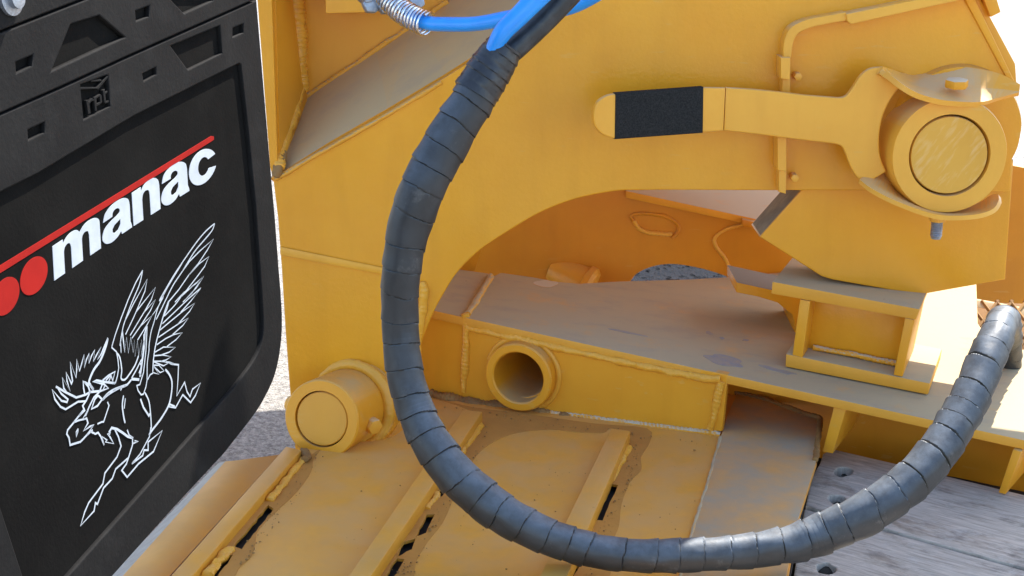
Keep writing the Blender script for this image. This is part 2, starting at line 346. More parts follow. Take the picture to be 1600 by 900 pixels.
# sloping dusty ledge between front plate and back panel
fl = [(427, 284), (520, 226), (610, 174), (700, 120), (760, 82), (830, 40), (900, -4), (1010, -82)]
bl = [(470, 160), (530, 116), (590, 78), (650, 36), (700, 2), (770, -40), (840, -80), (900, -130)]
loft('ledge', [[PY(x, y, WY + .012) for x, y in fl], [PY(x, y, WY + .17) for x, y in bl]], M['dusty'], g, label='dusty sloping ledge above the front plate', thick=.006)
bead('weld_bead', [PY(460, -60, WY + .14), PY(463, 40, WY + .14), PY(467, 100, WY + .14), PY(469, 140, WY + .14)], M['weld'], g, r=.0125, seed=1, lump=.25)
bead('weld_bead', [PY(470, 140, WY + .135), PY(455, 190, WY + .08), PY(441, 232, WY + .03), PY(436, 262, WY)], M['weld'], g, r=.0075, seed=2)
bead('weld_bead', [PY(441, 240, WY + .025), PY(436, 262, WY), PY(431, 276, WY - .002)], M['rustweld'], g, r=.0065, seed=3, lump=.6, label='rusty end of the weld')
bead('weld_bead', [PY(476, 153, WY + .155), PY(530, 117, WY + .155), PY(600, 70, WY + .155), PY(700, 2, WY + .155)], M['dusty'], g, r=.004, seed=4)
bead('weld_bead', [PY(430, 281, WY), PY(520, 228, WY - .001), PY(610, 177, WY - .001), PY(690, 129, WY)], M['dusty'], g, r=.0028, seed=14)
solid('seam_strip', [W.hit(438, 385, .001), W.hit(600, 418, .001), W.hit(650, 428, .001), W.hit(650, 438, .001), W.hit(600, 429, .001), W.hit(438, 398, .001)], W.n * .0022, M['weld'], g, bev=.001)
bead('weld_bead', [W.hit(658, 440, .001), W.hit(661, 462, .001), W.hit(655, 510, .001), W.hit(650, 560, 0)], M['weld'], g, r=.0065, seed=5, ripple=.05)
# lug under the pin: thick block standing behind the front plate
plate('lug', W, [(1252, 297), (1300, 262), (1584, 250), (1571, 437), (1436, 461), (1300, 437), (1284, 432), (1187, 370)], M['lug'], g, thick=.075, off=-.016, bev=.002)
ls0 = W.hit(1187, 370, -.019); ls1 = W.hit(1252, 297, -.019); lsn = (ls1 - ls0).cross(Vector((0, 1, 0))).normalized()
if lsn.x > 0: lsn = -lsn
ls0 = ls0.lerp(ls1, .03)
solid('bevel_shade_cover', [ls0 + lsn * .0012, ls1 + lsn * .0012, ls1 + lsn * .0012 + Vector((0, .068, 0)), ls0 + lsn * .0012 + Vector((0, .068, 0))], -lsn * .003, M['bevel_shade'], g, bev=.0004, label='brown-grey dusty side of the lug, darkened to hold back bounce light')  # thin brown cover, shade put into its colour against bright ground bounce
# raised stiffening rib round the pin area
rib_o = sm([(1224, 90), (1225, 66), (1235, 44), (1260, 31), (1300, 23)], 5) + [Vector((1322, 19))]
rib_i = sm([(1236, 90), (1240, 66), (1248, 52), (1268, 43), (1300, 36)], 5) + [Vector((1324, 32))]
plate('stiffening_rib', W, [tuple(p) for p in rib_o] + [tuple(p) for p in rib_i[::-1]], M['lever'], g, thick=.040, off=.026)
plate('stiffening_rib', W, [(1322, 22), (1450, -4), (1560, -27), (1560, -12), (1460, 9), (1330, 38), (1324, 33)], M['lever'], g, thick=.044, off=.03)
lt = [[W.hit(x, y, .0) for x, y in ((1226, 60), (1236, 40), (1262, 28), (1325, 14), (1450, -8))]]
# latch tabs with small nuts
for (q, pk) in (([(1220, 90), (1235, 90), (1235, 125), (1220, 123)], 0), ([(1215, 202), (1229, 202), (1229, 268), (1215, 266)], 1)):
    tb = plate('latch_tab', W, q, M['lever'], g, thick=.045, off=.036)
    lo = [(1223, 123), (1235, 124), (1235, 145), (1222, 144)] if pk == 0 else [(1217, 266), (1229, 267), (1228, 303), (1217, 300)]
    plate('tab_foot', W, lo, M['lever'], tb, thick=.04, off=.024)
    c0 = W.hit(1243, 117, .0) if pk == 0 else W.hit(1238, 274, .0)
    hexbolt('nut', c0, W.n, .0055, .02, M['lever'], tb)
# slanted end bar along the right edge with the plate beyond it
e0 = [(1505, -6), (1521, -6), (1586, 128), (1576, 128)]
solid('end_bar', [W.hit(x, y, .004) for x, y in [(1170, -850), (1190, -850)] + e0[1:] + [(1505, -6)]], -W.n * .02, M['pale'], g, bev=.002)
solid('end_flange', [W.hit(x, y, -.02) for x, y in [(1190, -850), (1202, -850), (1530, -6), (1587, 100), (1590, 150), (1582, 140), (1519, -6)]], -W.n * .16, M['paint'], g, bev=.002)
solid('end_clip', [W.hit(x, y, -.01) for x, y in [(1530, -20), (1552, -20), (1564, 19), (1548, 27)]], -W.n * .05, M['paint'], g)
lathe('pin_collar', W.hit(1492, 203, 0), W.n, [(.086, -.05), (.088, -.045), (.0885, 0), (.085, .010), (.0, .010)], M['gloss'], g, bump=.008)
# added unseen plate in place of upper decking, outline cut to steer the sun
top = [(-3.2, 1.97), (.60, 1.97), (.715, 2.00), (.72, 2.09), (.87, 2.05), (.88, 1.97), (1.2, 1.97), (1.2, 2.25), (.80, 2.27), (.80, 3.0), (1.0, 4.5), (1.7, 5.0), (1.9, 7.5), (.5, 7.5), (.4, 4.6), (-.3, 4.45), (-.75, 3.7), (-3.2, 3.7)]
solid('unseen_shade_plate', [Vector((x, y, 1.32)) for x, y in top], (0, 0, .02), M['paint'], g)

# bracket in the recess that carries the air hose fitting
solid('hose_bracket', [PY(x, y, 2.0) for x, y in [(507, -80), (600, -80), (600, 19), (508, 22)]], (0, .09, 0), M['lever'], g, bev=.003)

# ------------------------------------------------------------------ lower hinge pin
base = W.hit(552, 632, 0); front = PY(502, 655, WY - .105); ax = (front - base).normalized(); L = (front - base).length
hp = thing('hinge_pin', 'lower hinge pin with round end face and hex bolt at the foot of the arm', 'pin', base)
rr = .0535
lathe('pin_sleeve', base, ax, [(rr, -.06), (rr, L - .002), (rr - .002, L), (.0385, L), (.0385, L - .012)], M['paint'], hp)
lathe('pin_face', base, ax, [(.0368, L - .02), (.0368, L - .0035), (.0355, L - .002), (0, L - .002)], M['deck'], hp)
def wob(s, a, r): return r * (1 + .12 * noise.noise(Vector((s * 30, math.cos(a), math.sin(a)))) + .12 * noise.noise(Vector((s * 170, a, 0))))
u = ax.orthogonal().normalized(); v_ = ax.cross(u)
ring = [base + ax * .012 + (u * math.cos(a) + v_ * math.sin(a)) * (rr + .005) for a in [2 * math.pi * k / 48 for k in range(49)]]
link('weld_ring', tube_me(ring, .0085, 10, .002, wob, smooth_n=0), M['weld'], hp, ang=80)
lathe('collar', base, ax, [(rr + .006, -.05), (rr + .012, -.02), (rr + .012, .002), (rr + .002, .008)], M['paint'], hp)
ring2 = [base + ax * (L - .03) + (u * math.cos(a) + v_ * math.sin(a)) * (rr) for a in [0]]
lat = P(575, 664, 1.0); 
bo = PY(578, 662, WY - .075); cdir = (bo - (base + ax * (bo - base).dot(ax))).normalized()
bo = base + ax * (bo - base).dot(ax) + cdir * (rr - .002)
hexbolt('bolt_head', bo, cdir * .8 + ax * .5, .0115, .015, M['lever'], hp)
eo = PY(440, 633, WY - .085); edir = (eo - (base + ax * (eo - base).dot(ax))).normalized()
lathe('grease_boss', base + ax * (L - .022) + edir * (rr - .008), edir, [(.013, 0), (.013, .010), (.009, .016), (0, .018)], M['lever'], hp, seg=24)

# ------------------------------------------------------------------ upper lock pin
pc = PY(1484, 243, WY - .075); pbase = pc + Vector((0, .10, 0))
up_ = thing('lock_pin', 'upper lock pin with thick ring and scuffed round face inside the lever', 'pin', pbase)
r2 = 92 * (pc - CAM).dot(Vector((0, cp, -sp))) / FPX
axp = (Vector((.03, -1, .05))).normalized()
lathe('ring', pc - axp * .105, axp, [(r2 * .985, 0), (r2, .02), (r2, .10), (r2 * .975, .105), (r2 * .70, .105), (r2 * .685, .095)], M['lever'], up_)
lathe('pin_face', pc - axp * .105, axp, [(r2 * .665, .08), (r2 * .665, .100), (r2 * .65, .103), (0, .103)], M['scuffed'], up_)

# ------------------------------------------------------------------ locking lever
LV = vframe(1.895)
lv = thing('locking_lever', 'long flat yellow locking lever with black grip tape, clamped round the upper pin', 'lever', LV.hit(1300, 190))
arm = [(1134, 137), (1180, 140), (1221, 144), (1260, 149), (1311, 153)] + [tuple(p) for p in sm([(1311, 153), (1322, 150), (1333, 136), (1345, 118), (1361, 107), (1381, 105)], 4)[1:]] + \
      [(1396, 118), (1410, 131)] + [tuple(p) for p in sm([(1410, 131), (1392, 155), (1379, 184), (1374, 217), (1376, 245), (1385, 268)], 4)[1:]] + \
      [(1376, 274), (1362, 282), (1352, 289)] + [tuple(p) for p in sm([(1352, 289), (1338, 276), (1328, 258), (1321, 240), (1315, 229), (1304, 225)], 4)[1:]] + [(1260, 220), (1198, 212), (1131, 204)]
plate('lever_arm', LV, arm, M['lever'], lv, thick=.010, bev=.002)
# handle part, bent slightly towards the viewer and up
HA = PY(1134, 137, 1.895); HB = PY(1131, 204, 1.895); HC = PY(962, 147, 1.858)
e2h = (HA - HB).normalized(); LH = Frame(HA, (HA - HC), e2h)
if LH.n.y > 0: LH = Frame(HA, (HC - HA), e2h)
tip = [tuple(p) for p in sm([(962, 147), (948, 150), (934, 160), (928, 177), (930, 197), (943, 211), (961, 217)], 5)]
plate('handle', LH, [(1134, 137.5), (1100, 137)] + tip + [(1099, 207), (1131, 204.5)], M['lever'], lv, thick=.010, bev=.002)
gr = plate('grip_tape', LH, [(962, 146), (1100, 136), (1099, 208), (961, 218)], M['grip'], lv, thick=.0135, off=.0018, bev=.002)
# top strap: saucer shaped band over the pin
fe = [(1378, 108), (1394, 119), (1408, 130), (1425, 141), (1444, 149), (1478, 157), (1528, 159.5), (1560, 153), (1592, 144)]
be = [(1380, 104), (1396, 109), (1411, 114), (1424, 114), (1440, 110), (1480, 104), (1520, 106), (1562, 115), (1594, 132)]
fp = sm([PY(x, y, 1.89 - .035 * math.sin(math.pi * min(1, i / 7))) for i, (x, y) in enumerate(fe)], 4)
bp = sm([PY(x, y, 1.893 + .07 * math.sin(math.pi * min(1, i / 7.5))) for i, (x, y) in enumerate(be)], 4)
loft('upper_strap', [fp, [a.lerp(b, .5) - Vector((0, 0, .004)) for a, b in zip(fp, bp)], bp], M['lever'], lv, thick=.007)
bt = (P(1495, 134, 1) - CAM); hb = fp[20].lerp(bp[20], .5); hb = PY(1494, 137, 1.885)
hexbolt('bolt_head', hb, (0, -.1, 1), .0155, .011, M['pale'], lv)
# bottom strap
fe = [(1343, 280), (1358, 292), (1383, 306), (1408, 317), (1450, 332), (1480, 337), (1525, 335), (1552, 326), (1561, 312)]
be = [(1352, 274), (1372, 268), (1392, 275), (1404, 290), (1440, 312), (1480, 322), (1525, 318), (1548, 305), (1560, 304)]
fp2 = sm([PY(x, y, 1.888 - .04 * math.sin(math.pi * min(1, i / 8))) for i, (x, y) in enumerate(fe)], 4)
bp2 = sm([PY(x, y, 1.90 + .04 * math.sin(math.pi * min(1, i / 8))) for i, (x, y) in enumerate(be)], 4)
loft('lower_strap', [fp2, bp2], M['lever'], lv, thick=.006)
nt_ = PY(1465, 338, 1.875)
hexbolt('nut', nt_, (0, 0, -1), .011, .007, M['lever'], lv)
st = lathe('threaded_stud', nt_, (0, 0, -1), [(.0075, 0)] + [(.0078 - .0009 * (k % 2), .004 + .0012 * k) for k in range(20)] + [(.006, .030), (0, .030)], M['galv'], lv, seg=24)

# ------------------------------------------------------------------ crossbeam
cbm = thing('crossbeam', 'wide dusty yellow crossbeam with round tube end below the arch', 'steel beam', a_)
fo = [(640, 477), (735, 497), (900, 533)][:1] + [(1720, 714)] + [(1720, 560), (1600, 546), (1562, 545), (1545, 530), (1528, 505), (1525, 420), (1330, 415), (1150, 432)] + \
     [(1082, 436)] + [(982, 439), (954, 440), (904, 443), (870, 440), (833, 433), (790, 427), (782, 426), (770, 432), (763, 427), (719, 421), (660, 412)]
FS = 1.0
plate('top_flange', F, fo, M['dusty'], cbm, thick=.013, bev=.0015)
plate('front_plate', BF, [(728, 500), (1137, 586), (1128, 674), (900, 655), (722, 628)], M['paint'], cbm, thick=.014, off=0, holes=[ell(818, 583, 42, 38)])
plate('corner_plate', BF, [(640, 480), (728, 500), (722, 640), (640, 640)], M['paint'], cbm, thick=.012, off=-.004)
def bfp(x, y, o=0.001): return BF.hit(x, y, o)
bead('weld_bead', [bfp(x, y) for x, y in [(727, 512), (800, 527), (880, 545), (1000, 571), (1090, 589), (1126, 592)]], M['weld'], cbm, r=.0052, seed=6, ripple=.10, lump=.5)
bead('weld_bead', [bfp(x, y) for x, y in [(726, 490), (729, 515), (728, 545), (726, 580), (724, 612)]], M['weld'], cbm, r=.0052, seed=7, lump=.55)
bead('weld_bead', [bfp(x, y) for x, y in [(1128, 596), (1121, 620), (1116, 650), (1108, 670)]], M['weld'], cbm, r=.0052, seed=8)
bead('weld_bead', [bfp(x, y) for x, y in [(672, 614), (700, 622), (740, 630), (790, 636), (840, 646), (900, 655)]], M['rustweld'], cbm, r=.0085, seed=9, lump=.7, label='rough muddy weld along the foot')
bead('weld_bead', [bfp(x, y) for x, y in [(800, 638), (900, 652), (1000, 664), (1060, 672), (1126, 680)]], M['pale'], cbm, r=.0055, seed=10, lump=.4)
bead('weld_bead', [F.hit(x, y, .0005) for x, y in [(730, 492), (745, 470), (768, 432)]], M['dusty'], cbm, r=.005, seed=11)
tc_ = BF.hit(818, 583, 0); dz = (tc_ - CAM).dot(Vector((0, cp, -sp)))
ro = 55 * dz / FPX; ri = 41 * dz / FPX
tb = lathe('tube', tc_, BF.n, [(ro, -.03), (ro, .020), (ro - .002, .0225), (ri + .002, .0225), (ri, .0205), (ri, -.36), (0, -.36)], M['paint'], cbm, label='round tube end with dusty bore')
u = BF.e1; v_ = BF.e2
ring = [tc_ + (u * math.cos(a) + v_ * math.sin(a)) * (ro + .003) for a in [R(-75) + R(240) * k / 40 for k in range(41)]]
link('weld_ring', tube_me(ring, .0048, 10, .0015, wob, smooth_n=0), M['weld'], cbm, ang=80)
WALL = Frame(PY(1300, 640, 2.0), F.e1 - Vector((0, 0, F.e1.z)), (0, 0, 1))
if WALL.n.y > 0: WALL = Frame(WALL.o, -WALL.e1, (0, 0, 1))
plate('web', WALL, [(1080, 560), (1320, 618), (1740, 716), (1740, 960), (1080, 760)], M['inner'], cbm, thick=.01)
sf = F.hit(1310, 627, -.0135)
for (x0, y0, x1, y1, x2, y2) in ((1303, 635, 1322, 640, 1285, 706), (1583, 702, 1596, 706, 1560, 770)):
    a = F.hit(x0, y0, -.014); b = F.hit(x1, y1, -.014); yv = (a + b) / 2
    fr = Frame(yv, (b - a) - Vector((0, 0, (b - a).z)), (0, 0, 1))
    if fr.n.y > 0: fr = Frame(yv, -fr.e1, (0, 0, 1))
    wq = (x1 - x0)
    solid('stiffener', [fr.hit(x0, y0), fr.hit(x1, y1), fr.hit(x2 + wq * .85, y2 + 3), fr.hit(x2, y2)], fr.n * -.12, M['paint'], cbm)
# grey-blue scuffs on the flange
for q, (cx, cy, rx, ry, rt) in enumerate([(1132, 563, 34, 7, .25), (853, 443, 16, 6, 0), (1215, 578, 26, 3, .23), (1108, 520, 6, 2, .2), (1128, 528, 4, 1.6, .2), (1165, 531, 5, 1.6, .1), (980, 519, 26, 1.6, .2)]):
    plate('scuff', F, blob(cx, cy, rx, ry, 60, 20 + q, .45, rt), M['bluepaint' if q != 1 else 'pale'], cbm, thick=.0005, off=.0004, bev=.0001)

# ------------------------------------------------------------------ support block on the flange
k0 = F.hit(1228, 574, .001); k1 = F.hit(1450, 618, .001); kd = (k1 - k0)
K = Frame(k0, kd, (0, 0, 1))
if K.n.y > 0: K = Frame(k0, -kd, (0, 0, 1))
sb = thing('support_block', 'yellow welded box support block on the crossbeam below the lug', 'bracket', (k0 + k1) / 2)
K0 = K
depth = .16
def kp(pts): return [K.hit(x, y) for x, y in pts]
solid('bottom_plate', kp([(1228, 553), (1453, 599), (1450, 617), (1227, 573)]), back * depth, M['dusty'], sb, bev=.0015)
solid('top_plate', kp([(1207, 440), (1437, 483), (1431, 500), (1205, 459)]), back * (depth - .02), M['dusty'], sb, bev=.0015)
solid('side_plate', kp([(1250, 468), (1266, 471), (1254, 559), (1238, 555)]), back * (depth - .03), M['paint'], sb)
solid('side_plate', kp([(1414, 497), (1429, 500), (1410, 589), (1396, 586)]), back * (depth - .03), M['paint'], sb)
solid('back_plate', [p + back * .045 for p in kp([(1262, 468), (1420, 498), (1404, 588), (1250, 560)])], back * .01, M['gloss'], sb)
bead('weld_bead', [K.hit(x, y) + back * .04 for x, y in [(1262, 556), (1320, 566), (1395, 582)]], M['pale'], sb, r=.004, seed=31)

# ------------------------------------------------------------------ inner rail behind the arch
I = vframe(2.42)
ir = thing('inner_rail', 'orange-shaded inner frame rail seen through the arch with a slotted lifting eye', 'frame rail', I.hit(950, 380))
hole = [tuple(p) for p in sm([(985, 440), (995, 428), (1015, 418), (1040, 413), (1066, 414), (1105, 422), (1135, 432)], 4)]
plate('rail_plate', I, [(560, 250), (820, 262), (978, 298), (1090, 322), (1185, 343), (1420, 395), (1420, 520), (1145, 520), (1140, 440)] + hole[::-1] + [(984, 520), (560, 520)], M['inner'], ir, thick=.012)
solid('rail_flange', [I.hit(978, 298, .015), I.hit(1185, 343, .015), I.hit(1420, 394, .015), PY(1500, 255, 2.9), PY(1000, 255, 2.9)], (0, 0, -.012), M['pale'], ir)
bead('weld_bead', [I.hit(x, y, .001) for x, y in [(990, 345), (986, 338), (1000, 333), (1040, 338), (1058, 350), (1060, 362), (1050, 372)]], M['inner'], ir, r=.003, seed=12)
bead('weld_bead', [I.hit(x, y, .001) for x, y in [(990, 345), (1000, 358), (1018, 364), (1050, 366)]], M['weld'], ir, r=.004, seed=13)
bead('weld_bead', [I.hit(x, y, .001) for x, y in [(1160, 351), (1135, 358), (1118, 370), (1118, 384), (1132, 402), (1140, 418)]], M['weld'], ir, r=.003, seed=15)
solid('stop_block', [I.hit(x, y, .03) for x, y in [(1160, 343), (1192, 350), (1190, 360), (1160, 354)]], (0, .03, 0), M['inner'], ir)
lathe('boss', I.hit(903, 440, .0), (0.8, -.35, -.3), [(.024, -.05), (.030, -.01), (.031, .012), (.035, .014), (.035, .024), (.027, .03), (0, .03)], M['weld'], ir, seg=32, label='round boss half hidden behind the flange')
solid('gusset', [PY(x, y, 2.3) for x, y in [(742, 424), (700, 424), (760, 340), (768, 345)]], (0, .02, 0), M['inner'], ir)
# tab shelf to the left of the support block
T_ = vframe(2.1)
plate('shelf_plate', T_, [(1151, 441), (1206, 453), (1290, 470), (1290, 560), (1236, 540), (1243, 515), (1238, 492), (1215, 473), (1186, 464), (1151, 457)], M['lug'], ir, thick=.10)

# ------------------------------------------------------------------ orange side rail and grating at the right
OR = vframe(2.75)
sr = thing('side_rail', 'orange-toned rail standing behind the arm at the right edge', 'frame rail', OR.hit(1590, 400))
plate('rail_plate', OR, [(1540, 250), (1750, 292), (1750, 520), (1500, 462), (1500, 300)], M['inner'], sr, thick=.03)
GR = Frame(PY(1560, 510, 2.35), (1, 0, 0), (0, .8, .6))
gt = thing('mesh_grating', 'small brown expanded metal step grating behind the hose end', 'grating', GR.hit(1560, 510))
for k in range(7):
    for s in (1, -1):
        x0 = 1490 + k * 22; x1 = x0 + s * 70
        a = GR.hit(x0 + (0 if s > 0 else 70), 470); b = GR.hit(x0 + (70 if s > 0 else 0), 562)
        link('strand', tube_me([a, b], .003, 6, .02, smooth_n=0), M['rustweld'], gt)
solid('grating_frame', [GR.hit(1490, 462), GR.hit(1750, 510), GR.hit(1750, 522), GR.hit(1490, 474)], (0, .01, .0), M['dusty'], gt)
solid('grating_tray', [GR.hit(1490, 470, -.03), GR.hit(1750, 480, -.03), GR.hit(1750, 600, -.03), GR.hit(1490, 600, -.03)], (0, .004, -.004), M['rustweld'], gt)

# ------------------------------------------------------------------ deck plate with ribs
dk = thing('ramp_deck', 'dusty yellow steel deck plate with raised welded ribs in the foreground', 'trailer deck', (0, 1.8, .6))
dout = [(470, 702), (490, 701)] + [tuple(p) for p in sm([(511, 697), (538, 692), (565, 690), (595, 687), (615, 681), (632, 668), (645, 640)], 4)] + \
       [(650, 600), (1130, 600), (1285, 650), (1276, 725), (1247, 816), (1232, 900), (1222, 990), (200, 990), (280, 900), (340, 838), (420, 760)]
slots = [[(419, 789), (428, 795), (378, 858), (365, 853)],
         [(328, 905), (339, 888), (335, 879), (346, 871), (364, 866), (356, 880), (346, 892), (304, 950), (292, 950)],
         [(697, 754), (707, 758), (690, 776), (682, 770)],
         [(667, 804), (679, 803), (665, 832), (650, 838)],
         [(630, 846), (650, 841), (643, 858), (622, 870)],
         [(620, 872), (633, 874), (615, 902), (600, 928), (588, 922)],
         [(956, 756), (966, 758), (941, 813), (931, 812)],
         [(893, 884), (906, 884), (894, 905), (880, 927), (872, 922)]]
def rough(poly):
    out = []
    for (x0, y0), (x1, y1) in zip(poly, poly[1:] + poly[:1]):
        L_ = math.hypot(x1 - x0, y1 - y0); n_ = max(1, int(L_ / 7))
        for k in range(n_):
            f = k / n_; jx = random.uniform(-1.1, 1.1) if L_ > 12 else random.uniform(-.5, .5); out.append((x0 + (x1 - x0) * f + jx, y0 + (y1 - y0) * f + .4 * jx))
    return out
slots = [rough(q) for q in slots]
plate('deck_plate', D0, dout, M['deck'], dk, thick=.004, bev=.0006, holes=slots)
solid('slot_shade_plate', [PZ(x, y, .590) for x, y in [(490, 705), (1270, 720), (1215, 1000), (240, 1000), (430, 770)]], (0, 0, -.006), M['dark'], dk, bev=0)  # black sheet close under the slots, shade of the void put into its colour
solid('side_panel', [PZ(x, y, .604) for x, y in [(1152, 612), (1287, 654), (1274, 726), (1246, 816), (1229, 900), (1219, 980), (1040, 980), (1082, 835), (1124, 688), (1136, 650)]], (0, 0, -.0035), M['deckgrey'], dk, bev=.001, label='greyer dusty panel at the right of the deck')
bead('weld_bead', [PZ(x, y, .602) for x, y in [(1126, 684), (1112, 735), (1098, 780), (1080, 838), (1062, 905)]], M['dusty'], dk, r=.0026, seed=16)
bead('weld_bead', [PZ(x, y, .603) for x, y in [(1150, 614), (1200, 627), (1240, 642), (1282, 656)]], M['rustweld'], dk, r=.005, seed=17)
bead('weld_bead', [PZ(x, y, .604) for x, y in [(1282, 656), (1278, 690), (1274, 720)]], M['rustweld'], dk, r=.004, seed=18)
# mud that has dried along the ribs and the beam
mud = [[(676, 623), (740, 636), (830, 648), (930, 662), (1012, 668), (1014, 690), (1002, 715), (1003, 735), (985, 752), (972, 790), (966, 820), (958, 850), (954, 905), (930, 935), (850, 935), (888, 850), (945, 740), (975, 682), (955, 668), (940, 675), (900, 674), (860, 672), (810, 676), (775, 690), (745, 712), (725, 745), (712, 770), (690, 815), (668, 848), (650, 880), (640, 915), (560, 935), (575, 890), (615, 820), (680, 735), (735, 662), (735, 642)],
       [(478, 716), (500, 700), (490, 718), (485, 735), (466, 768), (430, 800), (402, 830), (398, 845), (392, 870), (372, 890), (355, 920), (270, 955), (300, 900), (352, 845), (410, 775), (450, 735)]]
for q, mm in enumerate(mud):
    plate('dried_mud', D0, [tuple(p) for p in sm([(x + random.uniform(-1.5, 1.5), y + random.uniform(-1.5, 1.5)) for x, y in mm], 3, True)], M['mud'], dk, thick=.0008, off=.0007, bev=.0002, holes=[[(a, b) for a, b in s] for s in (slots[2:8] if q == 0 else slots[:2])])
# ribs: top face corners (back left, back right, front right, front left)
ribs = [[(724, 640), (754, 643), (576, 905), (541, 905)], [(955, 669), (985, 673), (884, 905), (841, 905)]]
for q, rb in enumerate(ribs):
    z = .618; p = [PZ(x, y, z) for x, y in rb]
    dl = (p[3] - p[0]).normalized(); dr = (p[2] - p[1]).normalized()
    p[3] += dl * .12; p[2] += dr * .12
    o = solid('rib', p, (0, 0, -.0185), M['deck'], dk, bev=.0015)
    bx = [(760, 668), (742, 692), (722, 722), (704, 752)] if q == 0 else [(990, 702), (986, 712), (972, 735), (958, 757)]
    bead('weld_bead', [PZ(x - 8, y - 3, .601) for x, y in bx], M['weld'], o, r=.0048, seed=21 + q, lump=.8)
    bx = [(690, 775), (676, 800)] if q == 0 else [(930, 815), (912, 850), (902, 875)]
    bead('weld_bead', [PZ(x - 8, y - 3, .600) for x, y in bx], M['weld'], o, r=.004, seed=25 + q, lump=.8)
z = .612
p = [PZ(x, y, z) for x, y in [(447, 697), (471, 703), (296, 905), (262, 905)]]; p[3] += (p[3] - p[0]).normalized() * .1; p[2] += (p[2] - p[1]).normalized() * .1
o = solid('rib', p, (0, 0, -.02), M['deck'], dk, bev=.0015)
bead('weld_bead', [PZ(x, y, .602) for x, y in [(472, 720), (449, 748), (422, 782)]], M['weld'], o, r=.0045, seed=28, lump=.8)
bead('weld_bead', [PZ(x, y, .602) for x, y in [(362, 858), (345, 872), (325, 900)]], M['weld'], o, r=.0055, seed=29, lump=.9)
bead('rust_lump', [PZ(x, y, .606) for x, y in [(474, 705), (480, 712), (477, 718)]], M['rustweld'], o, r=.005, seed=30, lump=.9)
# rounded left edge (bullnose) and valley
rowb = [(330, 738, .50), (334, 730, .54), (342, 723, .562), (352, 721, .578), (372, 719, .585), (400, 715, .583), (425, 712, .578), (437, 710, .577), (447, 698, .610)]
rowf = [(150, 925, .50), (158, 915, .54), (172, 906, .562), (188, 904, .578), (215, 903, .587), (245, 903, .585), (262, 903, .580), (272, 903, .577), (262, 903, .610)]
rf = []
for (x0, y0, z0), (x1, y1, z1) in zip(rowb, rowf):
    a = PZ(x0, y0, z0); b = PZ(x1, y1, z1); rf.append([a, b, b + (b - a) * .35])
ra = [[r[0], r[0].lerp(r[1], .5), r[1], r[2]] for r in rf]
loft('edge_flange', ra[3:8], M['deck'], dk, label='rounded edge beside the flap', smooth_ang=60)
loft('valley_wall', ra[7:9], M['deck'], dk)
loft('bare_edge', ra[:4] , M['steel'], dk, smooth_ang=60)

# ------------------------------------------------------------------ timber decking
tdk = thing('timber_decking', 'weathered grey deck planks with bolt holes at the lower right', 'decking', PZ(1400, 800, .565))
TD = Frame(PZ(1400, 800, .567), F.e1 - Vector((0, 0, F.e1.z)), back)
pl = [[(1300, 701), (1420, 729), (1720, 802), (1720, 921), (1360, 819), (1259, 790), (1268, 745), (1282, 722), (1286, 709)],
      [(1257, 795), (1360, 823), (1720, 925), (1720, 1070), (1236, 927)],
      [(1235, 932), (1720, 1075), (1720, 1200), (1215, 1050)]]
hl = [[blob(1318, 737, 13, 8, 24, 1, .3), blob(1309, 781, 14, 8, 24, 2, .3)], [blob(1291, 888, 15, 9, 24, 3, .3), blob(1597, 864, 6, 5, 14, 4, .2)], []]
for q, (o_, h_) in enumerate(zip(pl, hl)):
    me = plate_me(TD, [o_] + h_, .038, .002, -.002 * (q % 2))
    me.transform(TD.m.inverted()); pk = bpy.data.meshes
    me.transform(TD.m)
    po = link('plank', me, M['wood'], tdk)
    for (hx, hy, hr) in ([(1318, 738, .0125), (1309, 782, .013)], [(1291, 889, .0135)], [])[q]:
        lathe('hole_shade_disc', TD.hit(hx, hy, -.012), TD.n, [(hr, 0), (hr * .75, .003), (hr * .4, .0045), (0, .005)], M['groove'], po, seg=16)  # added black disc in each bolt hole, standing for the shade inside
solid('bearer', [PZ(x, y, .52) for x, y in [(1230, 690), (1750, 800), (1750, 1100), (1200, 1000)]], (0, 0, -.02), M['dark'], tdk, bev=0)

# ------------------------------------------------------------------ mud flap
FO = P(420, 400, 1.46); ud = (P(1500, -500, 100) - CAM).normalized(); vd_ = Vector((.08, -1, -.39))
vdw = Vector((1, 0, 0)) * vd_.x + Vector((0, sp, cp)) * vd_.y + Vector((0, cp, -sp)) * (-vd_.z)
FL = Frame(FO, ud, -vdw)
if FL.n.y > 0: FL = Frame(FO, -ud, -vdw)
mf = thing('mud_flap', 'large black rubber mud flap printed with white and red lettering and a winged moose', 'mud flap', FL.hit(300, 700))
outer = [(-130, -60), (395, -60), (401, 0), (411, 120), (421, 240), (430, 340), (436, 420)] + [tuple(p) for p in sm([(436, 420), (441, 490), (439, 540), (429, 588), (408, 632), (384, 666)], 5)[1:]] + [(350, 709), (270, 795), (176, 900), (110, 975), (-60, 1150), (-130, 1150)]
rec = [(374, 99), (377, 101), (388, 200), (400, 320), (407, 420)] + [tuple(p) for p in sm([(407, 420), (412, 500), (409, 535), (396, 565), (365, 607)], 4)[1:]] + [(240, 750), (107, 900), (70, 942), (50, 935), (36, 900), (0, 790), (-90, 560), (-100, 345), (0, 301), (60, 271), (135, 226), (210, 181)]
plate('backing_sheet', FL, outer, M['rubber'], mf, thick=.006, off=-.004, bev=.001)
gl1 = [(-130, 101), (0, 50), (129, 0), (280, -60)]
def below(pts, d): return [(x, y + d) for x, y in pts]
bandA = [(-130, -60), (277, -60), (126, -1), (0, 48), (-130, 99)]
